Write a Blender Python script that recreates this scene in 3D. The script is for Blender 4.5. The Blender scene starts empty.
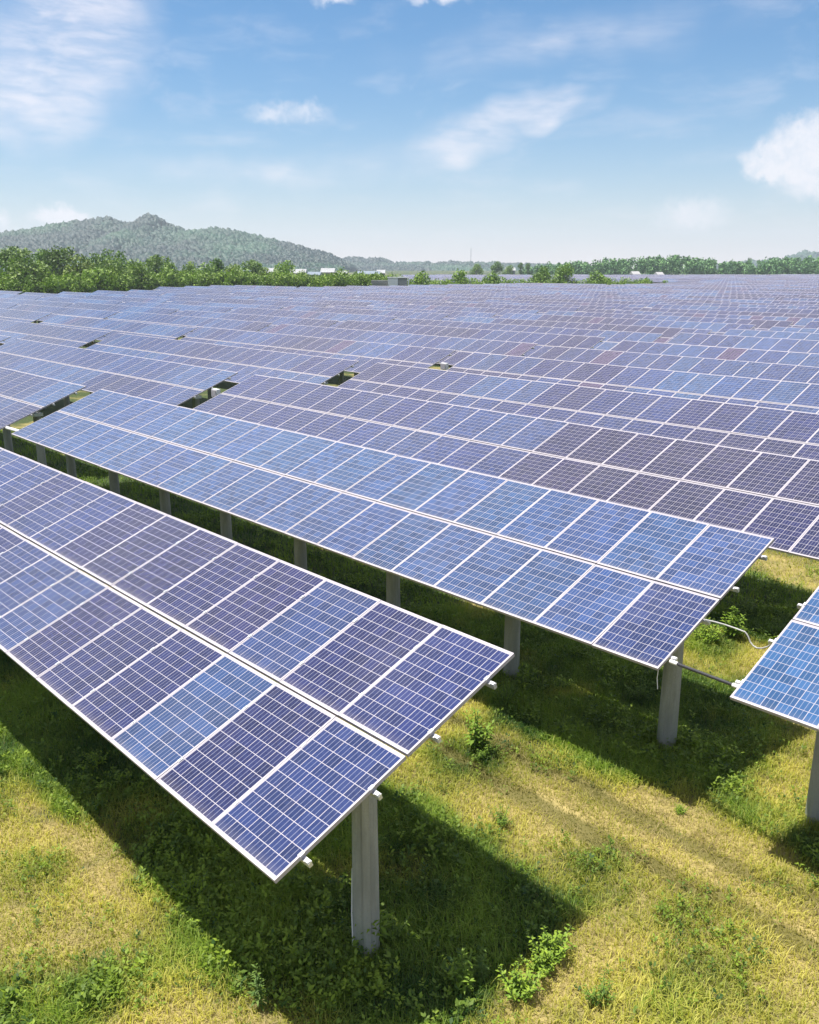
import bpy, math, random
import numpy as np
from mathutils import Matrix, Vector

R = math.radians
random.seed(11)
rng = np.random.default_rng(11)
SC = bpy.context.scene
COL = SC.collection

# ------------------------------------------------------------------ camera
CAM_H = 6.82
PITCH = 15.5
cam_d = bpy.data.cameras.new('camera')
cam = bpy.data.objects.new('camera', cam_d)
COL.objects.link(cam)
cam.location = (0, 0, CAM_H)
cam.rotation_euler = (R(90 - PITCH), 0, 0)
cam_d.sensor_fit = 'HORIZONTAL'
cam_d.sensor_width = 36
cam_d.lens = 884.3 / 819 * 36
cam_d.clip_start = 0.1
cam_d.clip_end = 8000
SC.camera = cam

# ------------------------------------------------------------------ light
SUN_EL, SUN_AZ = 73.5, 170.0            # azimuth counter-clockwise from +x
sun_dir = Vector((math.cos(R(SUN_EL)) * math.cos(R(SUN_AZ)), math.cos(R(SUN_EL)) * math.sin(R(SUN_AZ)), math.sin(R(SUN_EL))))
sl = bpy.data.lights.new('sun', 'SUN')
sl.energy = 5.0
sl.angle = R(0.53)
sl.color = (1.0, 0.94, 0.84)
so = bpy.data.objects.new('sun', sl)
COL.objects.link(so)
so.rotation_euler = sun_dir.to_track_quat('Z', 'Y').to_euler()
so.location = (0, 0, 60)

SC.view_settings.view_transform = 'Standard'
SC.view_settings.look = 'None'
SC.view_settings.gamma = 1
SC.view_settings.use_curve_mapping = False
SC.view_settings.exposure = 0.76

SC.render.engine = 'CYCLES'
SC.cycles.max_bounces = 7
SC.cycles.diffuse_bounces = 3
SC.cycles.glossy_bounces = 3
SC.cycles.transmission_bounces = 3
SC.cycles.volume_bounces = 0
SC.cycles.transparent_max_bounces = 6
SC.cycles.caustics_reflective = False
SC.cycles.caustics_refractive = False
SC.cycles.use_denoising = True


class NT:
    """small wrapper for building node trees"""
    def __init__(self, tree):
        self.t = tree
        tree.nodes.clear()

    def n(self, typ, **kw):
        nd = self.t.nodes.new(typ)
        for k, v in kw.items():
            setattr(nd, k, v)
        return nd

    def put(self, sock, v):
        if isinstance(v, bpy.types.NodeSocket):
            self.t.links.new(v, sock)
        elif v is not None:
            if sock.type == 'RGBA' and len(v) == 3:
                v = (*v, 1)
            sock.default_value = v

    def m(self, op, a, b=None, c=None, clamp=False):
        nd = self.n('ShaderNodeMath', operation=op, use_clamp=clamp)
        for s, v in zip(nd.inputs, (a, b, c)):
            self.put(s, v)
        return nd.outputs[0]

    def mix(self, f, a, b, blend='MIX'):
        nd = self.n('ShaderNodeMix', data_type='RGBA', blend_type=blend)
        self.put(nd.inputs[0], f)
        self.put(nd.inputs[6], a)
        self.put(nd.inputs[7], b)
        return nd.outputs[2]

    def noise(self, vec, scale, detail=3, rough=0.55, dist=0.0):
        nd = self.n('ShaderNodeTexNoise')
        if vec is not None:
            self.put(nd.inputs['Vector'], vec)
        nd.inputs['Scale'].default_value = scale
        nd.inputs['Detail'].default_value = detail
        nd.inputs['Roughness'].default_value = rough
        nd.inputs['Distortion'].default_value = dist
        return nd.outputs[0]

    def ramp(self, fac, lo, hi, a=0.0, b=1.0, smooth=True):
        nd = self.n('ShaderNodeMapRange', interpolation_type='SMOOTHSTEP' if smooth else 'LINEAR')
        self.put(nd.inputs[0], fac)
        for i, v in zip((1, 2, 3, 4), (lo, hi, a, b)):
            self.put(nd.inputs[i], v)
        return nd.outputs[0]


# ------------------------------------------------------------------ sky
world = bpy.data.worlds.new('World')
SC.world = world
world.use_nodes = True
w = NT(world.node_tree)
sky = w.n('ShaderNodeTexSky', sky_type='NISHITA', sun_disc=False)
sky.sun_elevation = R(SUN_EL)
sky.sun_rotation = math.atan2(sun_dir.x, sun_dir.y)
sky.altitude = 50
sky.air_density = 1.0
sky.dust_density = 0.6
sky.ozone_density = 1.6
tc = w.n('ShaderNodeTexCoord')
sep = w.n('ShaderNodeSeparateXYZ')
w.put(sep.inputs[0], tc.outputs['Generated'])
DX, DY, DZ = sep.outputs
el = w.m('MULTIPLY', w.m('ARCSINE', DZ), 57.2958)
az = w.m('MULTIPLY', w.m('ARCTAN2', DX, DY), 57.2958)
comb = w.n('ShaderNodeCombineXYZ')
w.put(comb.inputs[0], az)
w.put(comb.inputs[1], el)
AE = comb.outputs[0]


def warp(scale, amp, seed):
    mp = w.n('ShaderNodeMapping')
    mp.inputs['Location'].default_value = (seed, seed * .37, seed)
    w.put(mp.inputs[0], AE)
    nd = w.n('ShaderNodeTexNoise')
    w.put(nd.inputs['Vector'], mp.outputs[0])
    nd.inputs['Scale'].default_value = scale
    nd.inputs['Detail'].default_value = 5 if scale > .5 else 2.5
    nd.inputs['Roughness'].default_value = .58 if scale > .5 else .42
    a = w.n('ShaderNodeVectorMath', operation='SUBTRACT')
    w.put(a.inputs[0], nd.outputs[1])
    a.inputs[1].default_value = (.5, .5, .5)
    b = w.n('ShaderNodeVectorMath', operation='SCALE')
    w.put(b.inputs[0], a.outputs[0])
    b.inputs[3].default_value = amp
    c = w.n('ShaderNodeVectorMath', operation='ADD')
    w.put(c.inputs[0], AE)
    w.put(c.inputs[1], b.outputs[0])
    return c.outputs[0]


def ellipse(vec, a0, e0, ra, re, rot=0.0):
    """1 at the middle of an angular ellipse, 0 at its rim"""
    mp = w.n('ShaderNodeMapping', vector_type='TEXTURE')
    mp.inputs['Location'].default_value = (a0, e0, 0)
    mp.inputs['Rotation'].default_value = (0, 0, R(rot))
    mp.inputs['Scale'].default_value = (ra, re, 1)
    w.put(mp.inputs[0], vec)
    ln = w.n('ShaderNodeVectorMath', operation='LENGTH')
    w.put(ln.inputs[0], mp.outputs[0])
    return w.m('SUBTRACT', 1.0, ln.outputs['Value'], clamp=True)


wispy = warp(.30, 2.6, 3.1)
gentle = warp(.12, 2.0, 5.3)
puffy = warp(1.0, 1.9, 9.7)
stretch = w.n('ShaderNodeMapping')
stretch.inputs['Rotation'].default_value = (0, 0, R(-16))
stretch.inputs['Scale'].default_value = (.06, .30, 1)
w.put(stretch.inputs[0], gentle)
streak = w.noise(stretch.outputs[0], 2.2, 5, .55, .0)


def vmax(lst):
    o = lst[0]
    for q in lst[1:]:
        o = w.m('MAXIMUM', o, q)
    return o


cir = vmax([
    w.m('MULTIPLY', ellipse(wispy, -20.5, 11.0, 8.6, 5.2, 32), 1.3),
    w.m('MULTIPLY', ellipse(wispy, -37, 16, 15, 11, 10), 1.6),  # unseen bank beyond the left edge, added to whiten panel reflections
    w.m('MULTIPLY', ellipse(wispy, 7.6, 8.9, 5.2, 1.5, 12), 1.25),
    w.m('MULTIPLY', ellipse(wispy, 3.4, 7.2, 5.6, 1.9, 22), 1.0),
    w.m('MULTIPLY', ellipse(wispy, 9, 12.4, 15, 2.0, 5), .45),
    w.m('MULTIPLY', ellipse(wispy, -8, 5.6, 14, 1.5, 3), .55),
])
thread = w.n('ShaderNodeMapping')
thread.inputs['Rotation'].default_value = (0, 0, R(-20))
thread.inputs['Scale'].default_value = (.22, 1.1, 1)
w.put(thread.inputs[0], gentle)
fibre = w.noise(thread.outputs[0], 1.3, 6, .6)
cirrus = w.m('MULTIPLY', w.m('MULTIPLY', w.ramp(cir, .0, .8), w.ramp(streak, .30, .65, .55, 1.0)), w.ramp(fibre, .3, .68, .5, 1.05))
veil = w.m('MAXIMUM', w.ramp(streak, .45, .85, 0, .36), w.ramp(el, 15, 28, 0, 1.0))  # thin cirrus, plus an unseen white layer added overhead to whiten panel reflections
cirrus = w.m('MULTIPLY', w.m('MAXIMUM', cirrus, veil), .68)
high = w.ramp(el, 40, 70, 1, .6)
cirrus = w.m('MULTIPLY', cirrus, high)
puff = vmax([
    ellipse(puffy, 24.6, 6.0, 5.6, 3.0, 0), ellipse(puffy, 21.6, 5.7, 2.8, 1.5, 0),
    w.m('MULTIPLY', ellipse(puffy, 17.0, 3.0, 3.4, 1.6, 0), .42),
    w.m('MULTIPLY', ellipse(puffy, -8.2, 8.7, 2.4, 1.1, 0), .36),
    w.m('MULTIPLY', ellipse(puffy, -6.0, 8.9, 1.9, .8, 0), .36),
    w.m('MULTIPLY', ellipse(puffy, -20.6, 2.7, 2.2, 1.0, 0), .75),
    w.m('MULTIPLY', ellipse(puffy, -24.4, 2.7, 1.6, .8, 0), .6),
    w.m('MULTIPLY', ellipse(puffy, -4.4, 14.7, 1.9, .7, 0), .42),
    w.m('MULTIPLY', ellipse(puffy, 1.6, 14.8, 2.8, .7, 0), .45),
    w.m('MULTIPLY', ellipse(puffy, 62, 14, 9, 4, 0), .8), ellipse(puffy, -66, 17, 12, 4, 0),
])
lump = w.noise(puffy, .9, 6, .6)
puff = w.m('MULTIPLY', w.m('MULTIPLY', w.ramp(puff, .04, .46), w.ramp(lump, .3, .62, .72, 1.0)), .84)
haze_f = w.m('MULTIPLY', w.m('POWER', 2.71828, w.m('MULTIPLY', w.m('MAXIMUM', el, 0.0), -.255)), .97)
skyc = w.mix(1.0, sky.outputs[0], (.41, .80, 1.05), 'MULTIPLY')
c1 = w.mix(cirrus, skyc, (8.7, 8.3, 8.7))
c2 = w.mix(haze_f, c1, (8.9, 8.1, 7.8))
c3 = w.mix(puff, c2, (8.4, 8.2, 8.5))
bg = w.n('ShaderNodeBackground')
w.put(bg.inputs[0], c3)
bg.inputs[1].default_value = 0.073
wo = w.n('ShaderNodeOutputWorld')
w.put(wo.inputs[0], bg.outputs[0])


# ------------------------------------------------------------------ helpers
def tag(o, label=None, cat=None, group=None, kind=None):
    for k, v in (('label', label), ('category', cat), ('group', group), ('kind', kind)):
        if v:
            o[k] = v
    return o


def link(name, data, parent=None, loc=None, rot=None):
    o = bpy.data.objects.new(name, data)
    COL.objects.link(o)
    if parent is not None:
        o.parent = parent
    if loc is not None:
        o.location = loc
    if rot is not None:
        o.rotation_euler = rot
    return o


class MB:
    """collects boxes, tubes and prisms with material slots"""
    def __init__(self):
        self.v, self.f, self.mi, self.uv = [], [], [], []

    def face(self, pts, mi=0, uv=None):
        b = len(self.v)
        self.v += [tuple(p) for p in pts]
        self.f.append(tuple(range(b, b + len(pts))))
        self.mi.append(mi)
        self.uv += uv if uv else [(9.0, 9.0)] * len(pts)

    def box(self, c, s, mi=0, rot=None, skip=()):
        c = Vector(c)
        h = [x / 2 for x in s]
        M = rot if rot is not None else Matrix.Identity(3)
        q = lambda x, y, z: c + M @ Vector((x * h[0], y * h[1], z * h[2]))
        F = {'-z': ((-1, 1, -1), (1, 1, -1), (1, -1, -1), (-1, -1, -1)), '+z': ((-1, -1, 1), (1, -1, 1), (1, 1, 1), (-1, 1, 1)),
             '-y': ((-1, -1, -1), (1, -1, -1), (1, -1, 1), (-1, -1, 1)), '+y': ((1, 1, -1), (-1, 1, -1), (-1, 1, 1), (1, 1, 1)),
             '-x': ((-1, 1, -1), (-1, -1, -1), (-1, -1, 1), (-1, 1, 1)), '+x': ((1, -1, -1), (1, 1, -1), (1, 1, 1), (1, -1, 1))}
        for k, fc in F.items():
            if k not in skip:
                self.face([q(*p) for p in fc], mi)

    def tube(self, pts, r, seg=8, mi=0, caps=True):
        pts = [Vector(p) for p in pts]
        rr = r if isinstance(r, (list, tuple)) else [r] * len(pts)
        rings = []
        for i, p in enumerate(pts):
            d = (pts[min(i + 1, len(pts) - 1)] - pts[max(i - 1, 0)]).normalized()
            a = d.orthogonal().normalized() if abs(d.z) < .95 else Vector((1, 0, 0))
            if abs(d.z) < .95:
                a = d.cross(Vector((0, 0, 1))).normalized()
            b = d.cross(a)
            rings.append([p + rr[i] * (math.cos(2 * math.pi * k / seg) * a + math.sin(2 * math.pi * k / seg) * b) for k in range(seg)])
        for i in range(len(pts) - 1):
            for k in range(seg):
                k2 = (k + 1) % seg
                self.face([rings[i][k], rings[i][k2], rings[i + 1][k2], rings[i + 1][k]], mi)
        if caps:
            self.face(rings[0][::-1], mi)
            self.face(rings[-1], mi)

    def mesh(self, name, mats, smooth=False):
        me = bpy.data.meshes.new(name)
        me.from_pydata(self.v, [], self.f)
        for m in mats:
            me.materials.append(m)
        me.polygons.foreach_set('material_index', self.mi)
        if smooth:
            me.polygons.foreach_set('use_smooth', [True] * len(self.f))
        l = me.uv_layers.new(name='UVMap')
        l.data.foreach_set('uv', np.array(self.uv, dtype=np.float32).ravel())
        me.update()
        return me

    def build(self, name, mats, parent=None, loc=None, rot=None, smooth=False):
        return link(name, self.mesh(name, mats, smooth), parent, loc, rot)


def np_mesh(name, V, F, mat, col=None, colname='tint', normals_up=False, smooth=False, face_attr=None):
    """big mesh straight from arrays; F has 3 or 4 columns"""
    me = bpy.data.meshes.new(name)
    nv, nf, k = len(V), len(F), F.shape[1]
    me.vertices.add(nv)
    me.vertices.foreach_set('co', np.ascontiguousarray(V, dtype=np.float32).ravel())
    me.loops.add(nf * k)
    me.loops.foreach_set('vertex_index', np.ascontiguousarray(F, dtype=np.int32).ravel())
    me.polygons.add(nf)
    me.polygons.foreach_set('loop_start', np.arange(0, nf * k, k, dtype=np.int32))
    if smooth:
        me.polygons.foreach_set('use_smooth', np.ones(nf, dtype=bool))
    me.update(calc_edges=True)
    if col is not None:
        a = me.color_attributes.new(colname, 'FLOAT_COLOR', 'POINT')
        c4 = np.ones((nv, 4), dtype=np.float32)
        c4[:, :3] = col
        a.data.foreach_set('color', c4.ravel())
    me.materials.append(mat)
    return me


_G = rng.random((8, 256, 256))


def vnoise(x, y, s=0):
    """smooth value noise in 0..1, period 256"""
    g = _G[s % 8]
    xi, yi = np.floor(x).astype(int), np.floor(y).astype(int)
    fx, fy = x - xi, y - yi
    fx, fy = fx * fx * (3 - 2 * fx), fy * fy * (3 - 2 * fy)
    a, b = g[xi & 255, yi & 255], g[(xi + 1) & 255, yi & 255]
    c, d = g[xi & 255, (yi + 1) & 255], g[(xi + 1) & 255, (yi + 1) & 255]
    return (a * (1 - fx) + b * fx) * (1 - fy) + (c * (1 - fx) + d * fx) * fy


def fbm(x, y, s=0, o=4):
    t, a, n = 0, .5, 0
    for i in range(o):
        t = t + a * vnoise(x * 2 ** i + 17.3 * i, y * 2 ** i + 9.1 * i, s + i)
        n += a
        a *= .5
    return t / n


# ------------------------------------------------------------------ materials
def mat(name):
    m = bpy.data.materials.new(name)
    m.use_nodes = True
    return m, NT(m.node_tree)


def finish(t, shader):
    o = t.n('ShaderNodeOutputMaterial')
    t.put(o.inputs[0], shader)


def principled(t, base, rough=.5, metal=0.0, ior=None, normal=None):
    p = t.n('ShaderNodeBsdfPrincipled')
    t.put(p.inputs['Base Color'], base)
    t.put(p.inputs['Roughness'], rough)
    t.put(p.inputs['Metallic'], metal)
    if ior:
        t.put(p.inputs['IOR'], ior)
    if normal is not None:
        t.put(p.inputs['Normal'], normal)
    return p.outputs[0]


def simple(name, col, rough=.5, metal=0.0, var=.15, scale=6):
    m, t = mat(name)
    g = t.n('ShaderNodeNewGeometry')
    n = t.noise(g.outputs['Position'], scale, 4, .6)
    c = t.mix(t.ramp(n, .3, .7), tuple(x * (1 - var) for x in col), tuple(min(1, x * (1 + var)) for x in col))
    finish(t, principled(t, c, rough, metal))
    return m


def panel_material(name, per_object):
    m, t = mat(name)
    uv = t.n('ShaderNodeUVMap', uv_map='UVMap').outputs[0]
    s = t.n('ShaderNodeSeparateXYZ')
    t.put(s.inputs[0], uv)
    U, V = s.outputs[0], s.outputs[1]
    inside = t.m('MULTIPLY', t.m('MULTIPLY', t.m('GREATER_THAN', U, 0.0), t.m('LESS_THAN', U, 1.0)),
                 t.m('MULTIPLY', t.m('GREATER_THAN', V, 0.0), t.m('LESS_THAN', V, 1.0)))
    cu, cv = t.m('MULTIPLY', U, 6.0), t.m('MULTIPLY', V, 10.0)
    fu, fv = t.m('FRACT', cu), t.m('FRACT', cv)
    du = t.m('ABSOLUTE', t.m('SUBTRACT', fu, .5))
    dv = t.m('ABSOLUTE', t.m('SUBTRACT', fv, .5))
    cell = t.m('LESS_THAN', t.m('MAXIMUM', du, dv), .477)
    cell = t.m('MULTIPLY', cell, inside)
    bus = t.m('LESS_THAN', t.m('ABSOLUTE', t.m('SUBTRACT', du, .17)), .017)
    if per_object:
        oi = t.n('ShaderNodeObjectInfo')
        tint = oi.outputs['Color']
        rnd = oi.outputs['Random']
    else:
        at = t.n('ShaderNodeAttribute', attribute_type='GEOMETRY', attribute_name='tint')
        tint = at.outputs['Color']
        rnd = t.m('FRACT', t.m('MULTIPLY', t.n('ShaderNodeSeparateColor').outputs[0], 91.7))
        sc = [n_ for n_ in t.t.nodes if n_.type == 'SEPARATE_COLOR'][0]
        t.put(sc.inputs[0], tint)
    cb = t.n('ShaderNodeCombineXYZ')
    t.put(cb.inputs[0], t.m('FLOOR', cu))
    t.put(cb.inputs[1], t.m('FLOOR', cv))
    t.put(cb.inputs[2], t.m('MULTIPLY', rnd, 57.0))
    wn = t.n('ShaderNodeTexWhiteNoise', noise_dimensions='3D')
    t.put(wn.inputs[0], cb.outputs[0])
    cellv = t.ramp(wn.outputs[0], 0, 1, .72, 1.3, False)
    sc2 = t.n('ShaderNodeVectorMath', operation='SCALE')
    t.put(sc2.inputs[0], tint)
    t.put(sc2.inputs[3], cellv)
    col = sc2.outputs[0]
    # crystal grain of the polycrystalline cells
    vo = t.n('ShaderNodeTexVoronoi')
    cb2 = t.n('ShaderNodeCombineXYZ')
    t.put(cb2.inputs[0], t.m('MULTIPLY', U, 40.0))
    t.put(cb2.inputs[1], t.m('MULTIPLY', V, 64.0))
    t.put(cb2.inputs[2], t.m('MULTIPLY', rnd, 31.0))
    t.put(vo.inputs['Vector'], cb2.outputs[0])
    vo.inputs['Scale'].default_value = 1.0
    sg = t.n('ShaderNodeSeparateColor')
    t.put(sg.inputs[0], vo.outputs['Color'])
    col = t.mix(t.ramp(sg.outputs[0], 0, 1, 0, .2, False), col, (.04, .065, .19))
    col = t.mix(t.m('MULTIPLY', bus, .5), col, (.36, .37, .46))
    col = t.mix(cell, (.37, .355, .40), col)
    # a thin uneven film of dust
    g = t.n('ShaderNodeNewGeometry')
    dn = t.noise(g.outputs['Position'], .9, 5, .6)
    col = t.mix(t.ramp(dn, .35, .8, .0, .035), col, (.42, .38, .40))
    mps = t.n('ShaderNodeCombineXYZ')
    t.put(mps.inputs[0], t.m('MULTIPLY', U, 26.0)); t.put(mps.inputs[1], t.m('MULTIPLY', V, 1.6)); t.put(mps.inputs[2], t.m('MULTIPLY', rnd, 40.0))
    runs = t.noise(mps.outputs[0], 1.0, 4, .6)
    col = t.mix(t.ramp(runs, .55, .8, 0, .07), col, (.36, .33, .33))
    low = t.m('MULTIPLY', t.ramp(t.m('ADD', V, t.m('MULTIPLY', t.m('SUBTRACT', dn, .5), .12)), .0, .07, .16, 0.0), t.ramp(dn, .3, .7, .3, 1))
    col = t.mix(low, col, (.34, .29, .24))
    rough = t.ramp(dn, .3, .8, .10, .22)
    finish(t, principled(t, col, rough, 0.0, 1.5))
    return m


M_PANEL_OBJ = panel_material('solar_glass', True)
M_PANEL_ATT = panel_material('solar_glass_far', False)
M_FRAME = simple('anodised_frame', (.41, .385, .42), .5, .15, .06, 3)
M_BACK = simple('panel_backsheet', (.62, .62, .60), .6, 0, .05)
M_STEEL = simple('galvanised_steel', (.62, .63, .65), .42, .55, .12, 9)
M_DARKTUBE = simple('black_tube', (.035, .035, .04), .45, 0, .2)
M_WHITE = simple('white_plastic', (.74, .74, .74), .4, 0, .05)
M_GREY = simple('bay_shade_roof_grey', (.3, .3, .31), .8)  # cabin bay's shade as colour; plain grey on the shed roofs
M_RUBBER = simple('dark_rubber', (.03, .03, .03), .6)


def concrete():
    m, t = mat('weathered_concrete')
    g = t.n('ShaderNodeNewGeometry')
    mp = t.n('ShaderNodeMapping')
    mp.inputs['Scale'].default_value = (5, 5, .8)
    t.put(mp.inputs[0], g.outputs['Position'])
    st = t.noise(mp.outputs[0], 1.0, 5, .65)
    fine = t.noise(g.outputs['Position'], 34, 5, .7)
    c = t.mix(t.ramp(st, .3, .72), (.23, .235, .21), (.37, .375, .34))
    c = t.mix(t.ramp(fine, .45, .75, 0, .5), c, (.22, .22, .195))
    s = t.n('ShaderNodeSeparateXYZ')
    t.put(s.inputs[0], g.outputs['Position'])
    moss = t.m('MULTIPLY', t.ramp(s.outputs[2], .9, .05), t.ramp(st, .4, .65))
    c = t.mix(t.m('MULTIPLY', moss, .7), c, (.10, .13, .07))
    b = t.n('ShaderNodeBump')
    b.inputs['Strength'].default_value = .35
    b.inputs['Distance'].default_value = .01
    t.put(b.inputs['Height'], fine)
    finish(t, principled(t, c, .85, 0, None, b.outputs[0]))
    return m


M_CONC = concrete()


def leaf_material(name, gain=(1, 1, 1), trans=.42, obj_var=0.0):
    """colour comes from the mesh's own leaf colours"""
    m, t = mat(name)
    at = t.n('ShaderNodeAttribute', attribute_type='GEOMETRY', attribute_name='tint')
    c = t.mix(1.0, at.outputs['Color'], gain, 'MULTIPLY')
    if obj_var:
        oi = t.n('ShaderNodeObjectInfo')
        c = t.mix(1.0, c, oi.outputs['Color'], 'MULTIPLY')
    p = principled(t, c, .62)
    tr = t.n('ShaderNodeBsdfTranslucent')
    t.put(tr.inputs[0], t.mix(1.0, c, (1.0, 1.15, .5), 'MULTIPLY'))
    mx = t.n('ShaderNodeMixShader')
    mx.inputs[0].default_value = trans
    t.put(mx.inputs[1], p)
    t.put(mx.inputs[2], tr.outputs[0])
    finish(t, mx.outputs[0])
    return m


M_GRASS = leaf_material('grass_blades')
M_LEAF = leaf_material('tree_leaves', trans=.22, obj_var=1)
M_WEED = leaf_material('weed_leaves', trans=.35)
M_FOREST = leaf_material('forest_leaves', trans=.05)
M_BARK = simple('bark', (.10, .075, .05), .9, 0, .3, 12)

# ------------------------------------------------------------------ layout of the solar field, measured from the photograph
AZ, TILT = R(-46.894), R(20.42)
PW, SL = 1.0135, 1.589                      # panel pitch along the table and up the slope
UX = Vector((math.cos(AZ), math.sin(AZ), 0))
NX = Vector((-math.sin(AZ), math.cos(AZ), 0))
ROW_D, ROW_0 = 5.882, 3.394                 # row spacing, and the first row's lower edge
NPAN = 22
TLEN = NPAN * PW
GAP_0, GAP_P = -4.79, 23.44                 # the gaps between tables line up through the rows
HALF = SL * math.cos(TILT)


def un(x, y):
    return x * UX.x + y * UX.y, x * NX.x + y * NX.y


def table_place(row, colm):
    """middle of the table on the ground plan, and the height of its midline"""
    right = GAP_0 - .5 - GAP_P * colm
    r = random.Random(row * 131 + colm * 17 + 5)
    du, dn, dz = r.uniform(-.05, .05), r.uniform(-.05, .05), r.uniform(-.035, .035) * (1 if row < 4 else 2.6)
    lo, z = ROW_0 + ROW_D * row + dn, 1.93 + dz
    if (row, colm) == (0, 0):
        right, lo, z = -5.255, 3.394, 1.972
    elif (row, colm) == (1, 0):
        right, lo, z = -5.331, 9.276, 1.922
    elif (row, colm) == (1, -1):
        right, lo, z = -4.248 + TLEN, 9.032, 2.024
    else:
        right += du
    c = UX * (right - TLEN / 2) + NX * (lo + HALF)
    return c.x, c.y, z + SL * math.sin(TILT), right, lo


# ------------------------------------------------------------------ ground
def near_height(x, y):
    d = np.hypot(x, y)
    f = np.clip(1 - (d - 60) / 60, 0, 1)
    return (.10 * (fbm(x * .35, y * .35, 2, 3) - .5) + .05 * (fbm(x * 1.7, y * 1.7, 4, 2) - .5)) * f


def tracks(nn, wob):
    """two worn wheel tracks running along the rows over the open ground"""
    q = nn + wob
    return np.maximum(np.clip(1.5 - np.abs(q - 8.2) / .14, 0, 1), np.clip(1.4 - np.abs(q - 8.92) / .12, 0, 1))


def sstep(x, a, b):
    t = np.clip((x - a) / (b - a), 0, 1)
    return t * t * (3 - 2 * t)


def dryness(x, y):
    """0 green, 1 straw; plants greener along the cast shadows, shade added to their green"""
    uu, nn = x * UX.x + y * UX.y, x * NX.x + y * NX.y
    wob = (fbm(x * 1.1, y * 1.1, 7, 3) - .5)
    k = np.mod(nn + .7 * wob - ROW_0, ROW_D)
    under = sstep(k, .0, .45) * (1 - sstep(k, 3.3, 4.0))  # band traces the tables' cast shadow; its green is darkened for shade
    end = np.where(nn < 8.6, -4.85, 900)                        # the first row's shadow stops here
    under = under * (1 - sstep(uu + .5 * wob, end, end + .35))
    gapz = np.exp(-((uu + 4.2) / .8) ** 2) * (nn > 9) * (nn < 13.2)  # sunlit lane between two cast shadows, put in as drier colour
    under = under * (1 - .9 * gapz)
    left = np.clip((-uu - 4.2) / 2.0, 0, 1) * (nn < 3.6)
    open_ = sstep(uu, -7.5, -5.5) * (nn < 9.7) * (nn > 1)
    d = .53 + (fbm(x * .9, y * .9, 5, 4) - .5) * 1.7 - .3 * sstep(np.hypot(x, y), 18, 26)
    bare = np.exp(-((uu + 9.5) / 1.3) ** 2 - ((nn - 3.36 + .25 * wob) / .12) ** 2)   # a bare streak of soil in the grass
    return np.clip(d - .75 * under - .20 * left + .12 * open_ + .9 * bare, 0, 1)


def ground_mesh():
    xs = np.unique(np.concatenate([np.linspace(-2600, -60, 40), np.linspace(-60, 60, 241), np.linspace(60, 2600, 40)]))
    ys = np.unique(np.concatenate([np.linspace(-300, 0, 12), np.linspace(0, 80, 201), np.linspace(80, 3300, 60)]))
    X, Y = np.meshgrid(xs, ys, indexing='ij')
    Z = near_height(X, Y)
    V = np.stack([X, Y, Z], -1).reshape(-1, 3)
    nx, ny = len(xs), len(ys)
    I = np.arange(nx * ny).reshape(nx, ny)
    F = np.stack([I[:-1, :-1], I[1:, :-1], I[1:, 1:], I[:-1, 1:]], -1).reshape(-1, 4)
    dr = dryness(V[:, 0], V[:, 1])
    m, t = mat('field_soil')
    at = t.n('ShaderNodeAttribute', attribute_type='GEOMETRY', attribute_name='tint')
    sc = t.n('ShaderNodeSeparateColor')
    t.put(sc.inputs[0], at.outputs['Color'])
    g = t.n('ShaderNodeNewGeometry')
    n1 = t.noise(g.outputs['Position'], 2.2, 7, .65)
    n2 = t.noise(g.outputs['Position'], 19, 6, .7)
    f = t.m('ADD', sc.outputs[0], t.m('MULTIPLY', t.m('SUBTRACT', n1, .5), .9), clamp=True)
    c = t.mix(t.ramp(f, .15, .8), (.030, .055, .010), (.36, .29, .11))  # dark green end lowered to put table shade into the colour
    c = t.mix(t.ramp(n2, .45, .75, 0, .5), c, (.13, .12, .03))
    # two faint wheel tracks run along the rows over the open ground
    sp = t.n('ShaderNodeVectorMath', operation='DOT_PRODUCT')
    t.put(sp.inputs[0], g.outputs['Position'])
    sp.inputs[1].default_value = tuple(NX)
    nn = t.m('ADD', sp.outputs['Value'], t.m('MULTIPLY', t.m('SUBTRACT', n1, .5), .35))
    tr = t.m('MAXIMUM', t.ramp(t.m('ABSOLUTE', t.m('SUBTRACT', nn, 8.2)), .12, .26, 1, 0), t.ramp(t.m('ABSOLUTE', t.m('SUBTRACT', nn, 8.92)), .1, .24, 1, 0))
    c = t.mix(t.m('MULTIPLY', tr, .85), c, (.095, .088, .018))
    b = t.n('ShaderNodeBump')
    b.inputs['Strength'].default_value = .6
    b.inputs['Distance'].default_value = .04
    t.put(b.inputs['Height'], n2)
    finish(t, principled(t, c, .95, 0, None, b.outputs[0]))
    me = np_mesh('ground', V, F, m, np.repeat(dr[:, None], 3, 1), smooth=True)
    return link('ground', me)


tag(ground_mesh(), kind='structure')


# ------------------------------------------------------------------ hills
def smooth_profile(xs, pts):
    px, pz = zip(*pts)
    return np.interp(xs, px, pz)


def px_at(x, y, dist):
    """point of a hilltop seen at that pixel when it stands that far away"""
    f, p = 884.3, R(PITCH)
    X, Yd = (x - 409.5) / f, (y - 512) / f
    d = np.array([X, math.cos(p) - Yd * math.sin(p), -math.sin(p) - Yd * math.cos(p)])
    d *= dist / d[1]
    return d[0], d[2] + CAM_H


M_HILL = simple('forest_floor', (.035, .055, .022), .95, 0, .35, .03)


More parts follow.
